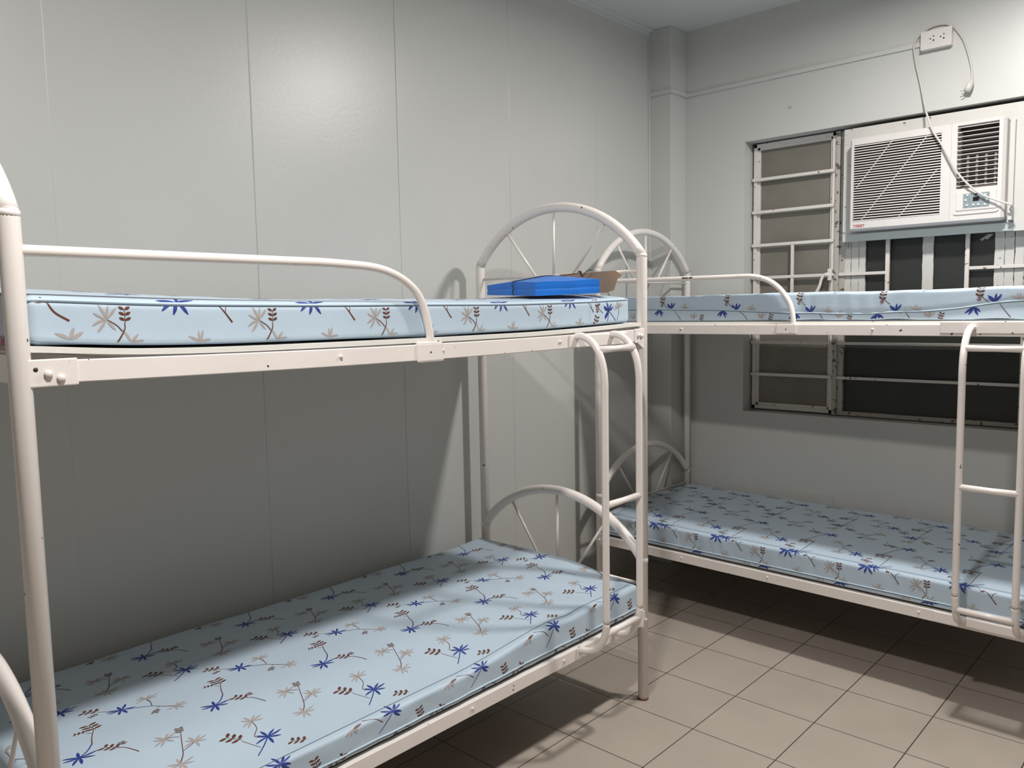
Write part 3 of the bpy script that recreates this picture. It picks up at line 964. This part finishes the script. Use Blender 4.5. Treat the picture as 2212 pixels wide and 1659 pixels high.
def mattress(origin, ang, su, box, zt, zb, label, prt, pipings, wr=None, r=.022, seams=()):
    """box = u0,u1,v0,v1,z0,z1 in bed coordinates. zt(u,v)/zb(u,v) give real top and bottom heights."""
    u0, u1, v0, v1, z0, z1 = box
    def proj(q):
        inner = (min(max(q[0], u0 + r), u1 - r), min(max(q[1], v0 + r), v1 - r), min(max(q[2], z0 + r), z1 - r))
        d = Vector((q[0] - inner[0], q[1] - inner[1], q[2] - inner[2]))
        L = d.length
        if L < 1e-9: d = Vector((0, 0, 1)); L = 1
        d = d / L
        p = Vector(inner) + d * r
        t = (p.z - z0) / (z1 - z0)
        if wr: p += Vector((0, wr(p.x, p.y, t) * (1 if d.y < -.2 else 0), 0))
        b_, t_ = zb(p.x, p.y), zt(p.x, p.y)
        p.z = b_ + t * (t_ - b_)
        return p, d
    def lin(a, b, n): return [a + (b - a) * i / n for i in range(n + 1)]
    def edges(a, b, n):
        e = [0, .15, .32, .5, .68, .85]
        return [a + 1.0 * r * 1.0 * x for x in e] + lin(a + r, b - r, n) + [b - r * x for x in e[::-1]]
    U = edges(u0, u1, 150); V = edges(v0, v1, 56); Z = edges(z0, z1, 8)
    mb = MB()
    def face(A, Bs, f, mi=0):
        vs = [f(a, b) for a in A for b in Bs]
        vs = [proj(q)[0] for q in vs]
        k = len(Bs)
        fs = [(i * k + j, i * k + j + 1, (i + 1) * k + j + 1, (i + 1) * k + j) for i in range(len(A) - 1) for j in range(k - 1)]
        mb.add(vs, fs, mi, True)
    face(U, V, lambda a, b: (a, b, z1))
    face([u0, u0 + r, (u0 + u1) / 2, u1 - r, u1], [v0, v0 + r, v1 - r, v1], lambda a, b: (a, b, z0))
    face(U, Z, lambda a, b: (a, v0, b))
    face(U, Z, lambda a, b: (a, v1, b))
    face(V, Z, lambda a, b: (u0, a, b))
    face(V, Z, lambda a, b: (u1, a, b))
    eps = .0006
    sgn = -1 if su < 0 else 1
    def chart(X, Y):
        u = X * sgn
        if Y >= 0: q = (u, v0 + Y, z1)
        else: q = (u, v0, z1 + Y)
        p, d = proj(q)
        return p + d * eps
    H = z1 - z0
    for quads, col in prt.items:
        cx = sum(q[0][0] for q in quads) / len(quads); cy = sum(q[0][1] for q in quads) / len(quads)
        # clip whole motif pieces at the cover edges
        keep = []
        for q in quads:
            ok = all(u0 + .004 < pt[0] * sgn < u1 - .004 and -H + .004 < pt[1] < (v1 - v0) - .004 for pt in q)
            keep.append(ok)
        for i in range(len(quads) - 1):
            if keep[i] and keep[i + 1]:
                a, b = quads[i]; c, d = quads[i + 1]
                vs = [chart(*a), chart(*b), chart(*d), chart(*c)]
                mb.add(vs, [(0, 1, 2, 3)], col, True)
    X = lambda v: (su * v[0], v[1], v[2])
    root = empty('mattress', origin, ang, label, 'mattress', 'palm-print mattresses')
    mo = mb.build('cover', [M['fab'], M['seam'], M['pblue'], M['pbrown'], M['ptan']], root, xf=X)
    for fn, rad, mt in pipings:
        pts = []
        for q in fn:
            p, d = proj(q)
            pts.append(p + d * rad * .45)
        m = MB(); m.tube(pts, rad, 7); m.build('piping', mt, root, xf=X)
    return root

def perim(box, zf, front_only=False):
    u0, u1, v0, v1, z0, z1 = box
    pts = [(u0 + (u1 - u0) * i / 80, v0, zf(u0 + (u1 - u0) * i / 80)) for i in range(81)]
    if front_only: return pts
    r = [(u1, v0 + (v1 - v0) * i / 20, zf(u1)) for i in range(1, 21)]
    l = [(u0, v0 + (v1 - v0) * i / 20, zf(u0)) for i in range(20, 0, -1)]
    return l + pts + r

# upper, near bed
def bumps(u, v, a):
    return a * (math.sin(7.3 * u + 1.1) * math.sin(5.1 * v + .4) + .5 * math.sin(15.1 * u + 3 * v) * math.cos(11 * v))
b1 = (.052, 1.972, .0145, .795, 1.40, 1.500)
def zb1(u, v): return deckA(u) + .0125
ZU = [0.05, .29, .69, 1.044, 1.309, 1.578, 1.729, 1.945, 2.0]
ZZ = [1.5005, 1.4925, 1.487, 1.4895, 1.4895, 1.4925, 1.495, 1.5035, 1.506]
def zt1(u, v):
    f = sum(w * float(np.interp(u + d_, ZU, ZZ)) for d_, w in ((-.08, .25), (0, .5), (.08, .25)))
    c = .016 + .009 * smooth(1.2, 1.95, u) + .004 * smooth(.6, .1, u)
    vv = (v - b1[2]) / (b1[3] - b1[2])
    return f + c * (1 - abs(2 * vv - 1) ** 2.6) + bumps(u, v, .0014) * smooth(0, .15, vv)
p1 = Print()
TA = lambda c: (-c[0], c[1])
side_strip(p1, TA, 1.833, -.3258, 0, 5, .091, -.007)
for k in range(5):
    pass
p1.palm((-1.90, -.085), .028, [150, 80, 30], TAN, .007); p1.stem([(-1.945, .010), (-1.938, -.006), (-1.925, -.03), (-1.90, -.047)], .0018, BROWN, .0032); p1.leaf((-1.94, -.004), 195, .02, .012, BROWN)
p1.palm((-.182, -.046), .036, [100, 65, 140, 165, 215, 240, 20], BLUE)
p1.stem([(-.182, -.046), (-.160, -.065), (-.142, -.085)], .0016, BLUE, .0024); p1.stem([(-.182, -.046), (-.184, -.066), (-.190, -.086)], .0016, BLUE, .0022)
p1.palm((-.122, -.034), .028, [100, 60, 20, 130, 160, 200], TAN, .006); p1.stem([(-.122, -.034), (-.124, -.060), (-.135, -.086)], .0013, BROWN)
p1.fern((-.245, -.012), 100, .036); p1.fern((-.246, -.040), 95, .02); p1.stem([(-.243, -.026), (-.232, -.040), (-.215, -.052)], .0014, BROWN)
p1.fern((-.255, -.083), 70, .034)
for k in range(-1, 6):
    for j in range(0, 2):
        top_cell(p1, lambda c, k=k, j=j: (-(c[0] - .06 - .325 * k), c[1] + .03 + .435 * j))
pz1 = lambda u: 1.496
mattress(OA, AA, -1, b1, zt1, zb1, 'palm-print light blue mattress on the upper bunk by the panelled wall, under the blue box', p1,
         [(perim(b1, pz1), .0034, M['piping']), (perim(b1, lambda u: 1.4915), .0016, M['seam']), (perim(b1, lambda u: 1.4035), .0014, M['seam']),
          ([(.288, b1[2], 1.403 + .0086 * i) for i in range(11)], .0012, M['piping'])], r=.020)
# lower, near bed
b2 = (.030, 1.965, -.004, .825, .342, .452)
def zb2(u, v): return .3420
def zt2(u, v):
    f = .453 - .030 * smooth(.5, .95, u) * smooth(.25, 0, v) - .003
    vv = (v - b2[2]) / (b2[3] - b2[2])
    crown = .024 * smooth(0, .42, vv)
    dip = -.007 * math.exp(-((u - .42) / .05) ** 2) * math.exp(-((v - .03) / .10) ** 2) - .006 * math.exp(-((u - .12) / .035) ** 2) * math.exp(-((v - .3) / .25) ** 2) \
        - .005 * math.exp(-((u - .30 - .3 * (v - .2)) / .05) ** 2) * smooth(.0, .15, vv) * smooth(.8, .5, vv)
    return f + crown + dip + .010 * smooth(.22, .04, u) * smooth(.1, .4, vv) + bumps(u, v, .0016) * smooth(0, .2, vv) - .004 * smooth(.95, 1, vv)
def wr2(u, v, t): return .0018 * math.sin(31 * u) * math.sin(math.pi * t) + .0012 * math.sin(77 * u + 1) * math.exp(-((t - .15) / .15) ** 2)
p2 = Print()
for k in range(-2, 6):
    for j in range(-1, 2):
        top_cell(p2, lambda c, k=k, j=j: (-(c[0] - .3235 * k), c[1] + .435 * j + .012 if c[1] + .435 * j > .02 else -9))
for k in range(-1, 6):
    u = .515 + .333 * k
    p2.palm((-u, -.008), .037, [95, 60, 25, -15, -62, 150, 178], BLUE)
    p2.stem([(-u, -.008), (-u - .024, -.040), (-u - .046, -.066)], .0022, BLUE, .0016)
    p2.stem([(-u - .092, .012), (-u - .060, -.004), (-u - .034, -.030)], .0012, BROWN, .0018)
    p2.leaf((-u - .098, .004), 200, .030, .012, BROWN)
    p2.fern((-(u - .094), -.064), 105, .034)
    p2.palm((-(u + .13), -.004), .026, [-150, -100, -60, -25], TAN, .0052)
    p2.fern((-(u + .17), -.094), 60, .034); p2.fern((-(u + .20), -.102), 80, .016)
    p2.palm((-(u - .01), -.086), .026, [-130, -95], BLUE); p2.stem([(-u + .03, -.088), (-u + .050, -.096), (-u + .062, -.108)], .0014, BROWN, .0026)
mattress(OA, AA, -1, b2, zt2, zb2, 'palm-print light blue mattress on the lower bunk by the panelled wall, nearest the camera', p2,
         [([(.06 + (1.90) * i / 90, b2[2] + .026 - .012 * smooth(.9, 1.7, .06 + 1.9 * i / 90), b2[5]) for i in range(91)], .0011, M['seam']),
          (perim(b2, lambda u: .3675), .0024, M['piping']), (perim(b2, lambda u: .3635), .0013, M['seam'])], wr=wr2, r=.018)
# upper, far bed
b3 = (.022, 1.965, .021, .800, 1.3985, 1.5125)
def zb3(u, v):
    return 1.3983 + .004 * max(0, math.sin(19 * u + .5)) * smooth(.9, 1.1, u) * smooth(.12, 0, v)
def zt3(u, v):
    vv = (v - b3[2]) / (b3[3] - b3[2])
    return 1.5135 + .0016 * math.sin(23 * u) * smooth(.1, 0, vv) + .004 * (1 - abs(2 * vv - 1) ** 3) - .003 * smooth(1.0, 1.25, u) * smooth(1.75, 1.45, u) + bumps(u, v, .001)
PU = [0, .293, .674, 1.006, 1.262, 1.492, 1.797, 2.0]; PZ = [1.460, 1.457, 1.4495, 1.430, 1.427, 1.433, 1.467, 1.486]
def pz3(u): return sum(w * float(np.interp(u + d_, PU, PZ)) for d_, w in ((-.1, .25), (0, .5), (.1, .25)))
def wr3(u, v, t):
    z = b3[4] + t * (b3[5] - b3[4]); up = smooth(-.004, .012, z - pz3(u)); f = smooth(1.6, 1.25, u)
    s = sum(a * math.exp(-(((u - c) / w) ** 2)) for c, w, a in WR)
    return -.005 * up + up * s * f + .003 * math.sin(47 * u) * smooth(.2, 0, t) * smooth(.9, 1.2, u) * smooth(1.5, 1.2, u)
rw = random.Random(3)
WR = [(.06 + .055 * i + rw.uniform(-.015, .015), rw.uniform(.008, .016), rw.uniform(-.0045, .0045)) for i in range(30)]
p3 = Print()
TB = lambda c: (c[0], c[1])
for k in range(-1, 6):
    u = .409 + .325 * k
    zt_ = lambda uu, off: pz3(uu) + off - b3[5]
    p3.palm((u, zt_(u, .003)), .032, [130, 92, 50, 158], BLUE)
    p3.palm((u + .068, zt_(u + .068, .003)), .026, [145, 105, 70, 30], TAN, .0052)
    p3.fern((u - .048, -.018), 80, .034); p3.fern((u - .050, -.040), 70, .018); p3.stem([(u - .044, -.026), (u - .034, -.042), (u - .022, -.052)], .0014, BROWN, .002)
    p3.palm((u - .068, zt_(u - .068, -.005)), .034, [-150, -115, -68, -30], BLUE)
    p3.stem([(u + .012, zt_(u, -.006)), (u + .030, -.086), (u + .046, -.106)], .0014, BROWN, .0022)
    p3.palm((u + .112, -.102), .030, [118, 92, 70, 150, 35], TAN, .0052); p3.fern((u + .152, -.100), 75, .024)
    p3.stem([(u + .09, -.006), (u + .10, .004), (u + .12, .010)], .0014, BLUE)
for k in range(-1, 6):
    for j in range(0, 2):
        top_cell(p3, lambda c, k=k, j=j: (c[0] - .43 - .325 * k, .435 + .435 * j - c[1] + .10), 180)
mattress(OB, AB, 1, b3, zt3, zb3, 'palm-print light blue mattress on the upper bunk below the window air conditioner', p3,
         [([(b3[0] + .01 + (b3[1] - b3[0] - .02) * i / 100, b3[2], pz3(b3[0] + .01 + (b3[1] - b3[0] - .02) * i / 100)) for i in range(101)], .0026, M['piping']),
          ([(b3[0] + .01 + (b3[1] - b3[0] - .02) * i / 100, b3[2], pz3(b3[0] + .01 + (b3[1] - b3[0] - .02) * i / 100) - .0042) for i in range(101)], .0013, M['seam'])], wr=wr3, r=.012)
# lower, far bed
b4 = (.020, 1.965, -.004, .815, .3425, .452)
def zb4(u, v): return .3418 if v > .05 else .3418 - .0
def zt4(u, v):
    vv = (v - b4[2]) / (b4[3] - b4[2])
    return .450 - .004 + .020 * smooth(0, .35, vv) + bumps(u, v, .0014) * smooth(0, .2, vv) - .005 * smooth(.93, 1, vv)
WR4 = [(.3 + .045 * i + rw.uniform(-.012, .012), rw.uniform(.007, .014), rw.uniform(-.0026, .0026)) for i in range(30)]
def wr4(u, v, t):
    return sum(a * math.exp(-(((u - c + .03 * t) / w) ** 2)) for c, w, a in WR4) * smooth(.0, .2, t) * smooth(1, .75, t)
p4 = Print()
side_strip(p4, TB, .841 - .326, .3245, -1, 6, .086)
for k in range(-1, 6):
    u = .515 + .3245 * k
    p4.palm((u + .045, -.088), .034, [-160, -125, -75, -40, -15], BLUE); p4.palm((u - .035, -.084), .026, [-150, -120, -80, -45], TAN, .0052)
for k in range(-2, 7):
    for j in range(0, 3):
        top_cell(p4, lambda c, k=k, j=j: (c[0] - .473 - .316 * k, .535 + .435 * (j - 1) + (.0) - c[1] if .535 + .435 * (j - 1) - c[1] > -.01 else -9), 180)
mattress(OB, AB, 1, b4, zt4, zb4, 'palm-print light blue mattress on the lower bunk under the window, half in shade', p4,
         [([(.04 + 1.9 * i / 90, b4[2] + .022 + .004 * math.sin(3 * i / 90), b4[5]) for i in range(91)], .0010, M['seam']),
          (perim(b4, lambda u: .3665), .0022, M['piping']), (perim(b4, lambda u: .3627), .0012, M['seam'])], wr=wr4, r=.014)

# ------------------------------------------------------------------ things on the upper near bunk
def A2W(u, v, z):
    ca, sa = math.cos(AA), math.sin(AA)
    x, y = -u, v
    return (OA[0] + x * ca - y * sa, OA[1] + x * sa + y * ca, z)
def box_mesh():
    Nn = Vector((.456, .107, 1.5085)); Rr = Vector((.206, .034, 1.5165)); Ll = Vector((.365, .419, 1.5195))
    Bk = Rr + Ll - Nn; Bk.z = 1.535
    n = 14
    mb = MB()
    def top(s, t):
        zt = (1 - s) * (1 - t) * 1.5530 + s * (1 - t) * 1.5640 + (1 - s) * t * 1.5553 + s * t * 1.585
        zt += .010 * math.sin(math.pi * s) * math.sin(math.pi * t) + .004 * math.sin(math.pi * t)
        zt += .0012 * math.sin(9 * s + 4 * t)
        return zt
    def base(s, t):
        return Nn * (1 - s) * (1 - t) + Rr * s * (1 - t) + Ll * (1 - s) * t + Bk * s * t
    def P(s, t, h):
        b = base(s, t); z = b.z + (top(s, t) - b.z) * h
        c = base(.5, .5)
        # lid edge fold at mid height pinches inwards
        pin = -.0018 * math.exp(-((h - .48) / .08) ** 2)
        d = Vector((b.x - c.x, b.y - c.y, 0)).normalized()
        return Vector((b.x, b.y, z)) + d * pin
    S = [i / n for i in range(n + 1)]
    def grid(A, B, f):
        vs = [f(a, b) for a in A for b in B]; k = len(B)
        mb.add(vs, [(i * k + j, i * k + j + 1, (i + 1) * k + j + 1, (i + 1) * k + j) for i in range(len(A) - 1) for j in range(k - 1)])
    grid(S, S, lambda a, b: P(a, b, 1)); grid(S, S, lambda a, b: P(a, b, 0))
    H = [0, .15, .3, .42, .48, .54, .7, .85, 1]
    grid(S, H, lambda a, h: P(a, 0, h)); grid(S, H, lambda a, h: P(a, 1, h))
    grid(S, H, lambda a, h: P(0, a, h)); grid(S, H, lambda a, h: P(1, a, h))
    return mb, P
mb, PB = box_mesh()
X3 = lambda v: A2W(*v)
piv = A2W(.3, .22, 1.51)
bb = empty('cardboard_box', piv, 0, 'flat glossy blue cardboard box tied with black string on the near upper mattress', 'box')
mb2 = MB(); mb2.v = [tuple(a - b for a, b in zip(A2W(*v), piv)) for v in mb.v]; mb2.f = mb.f; mb2.m = mb.m; mb2.sm = mb.sm
mb2.build('carton', M['bluebox'], bb)
# string round the box
sp = []
for t, s, h in [(.40, -.002, .02), (.42, -.004, .3), (.40, -.006, .52), (.43, -.003, .85), (.44, .01, 1.03)] + [(.44 + .02 * k, .08 + .1 * k, 1.03) for k in range(9)]:
    q = PB(max(s, 0), t, h)
    dirx = Vector((.25, .073, 0)).normalized()
    off = Vector((.006, .002, 0)) if s < 0 else Vector((0, 0, 0))
    sp.append(Vector((q.x, q.y, q.z)) + off * (1.0) )
m = MB(); m.tube([tuple(a - b for a, b in zip(A2W(*v), piv)) for v in catmull(sp, 4)], .0018, 6)
sp2 = [(.128, .20, 1.592), (.125, .185, 1.5985), (.128, .172, 1.5975), (.126, .18, 1.590), (.13, .165, 1.583), (.125, .15, 1.600), (.118, .130, 1.603)]
m.tube([tuple(a - b for a, b in zip(A2W(*v), piv)) for v in catmull([tuple(sp[-1])] + sp2, 4)], .0013, 6)
m.tube([tuple(a - b for a, b in zip(A2W(*v), piv)) for v in [(.130, .184, 1.601), (.128, .174, 1.590), (.134, .165, 1.580)]], .0028, 6)
m.build('string', M['string'], bb)
# kraft sheet
m = MB()
pc_ = [(.0723, .3477, 1.5979), (.1676, .021, 1.5944), (.1776, -.0132, 1.5785), (.1697, .0139, 1.564), (.1645, .0318, 1.527), (.1533, .0699, 1.519), (.062, .383, 1.528)]
th = Vector((-.0035, -.001, 0))
vs = [Vector(p) + Vector((-.030, -.003, 0)) for p in pc_]
vs2 = [v + th for v in vs]
k = len(vs)
m.add([tuple(a - b for a, b in zip(A2W(*v), A2W(.1, .17, 1.52))) for v in vs + vs2],
      [tuple(range(k)), tuple(range(2 * k - 1, k - 1, -1))] + [(i, (i + 1) % k, k + (i + 1) % k, k + i) for i in range(k)])
kf = m.build('cardboard_sheet', M['kraft'], None); kf.location = A2W(.1, .17, 1.52)
tag(kf, 'torn piece of brown cardboard standing behind the blue box', 'cardboard')
# pink cloth edge under the mattress at the near end
m = MB()
n = 16; vs = []; fs = []
for i in range(n + 1):
    v = .05 + .30 * i / n
    zz = deckA(1.97) + .0132 + .0009 * math.sin(i * 1.9)
    vs += [(1.9745, v, zz + .001), (1.997, v, zz - .0), (2.0, v, zz + .006), (1.996, v, zz + .0115), (1.980, v, zz + .0118), (1.9745, v, zz + .009)]
for i in range(n):
    for j in range(6):
        fs.append((i * 6 + j, i * 6 + (j + 1) % 6, (i + 1) * 6 + (j + 1) % 6, (i + 1) * 6 + j))
fs += [tuple(range(6)), tuple(n * 6 + j for j in range(6))]
pv = A2W(1.97, .2, 1.41)
m.add([tuple(a - b for a, b in zip(A2W(*v), pv)) for v in vs], fs, 0, True)
pk = m.build('folded_cloth', M['pink'], None); pk.location = pv
tag(pk, 'pink folded cloth edge poking out under the near upper mattress beside the nearest post', 'cloth')
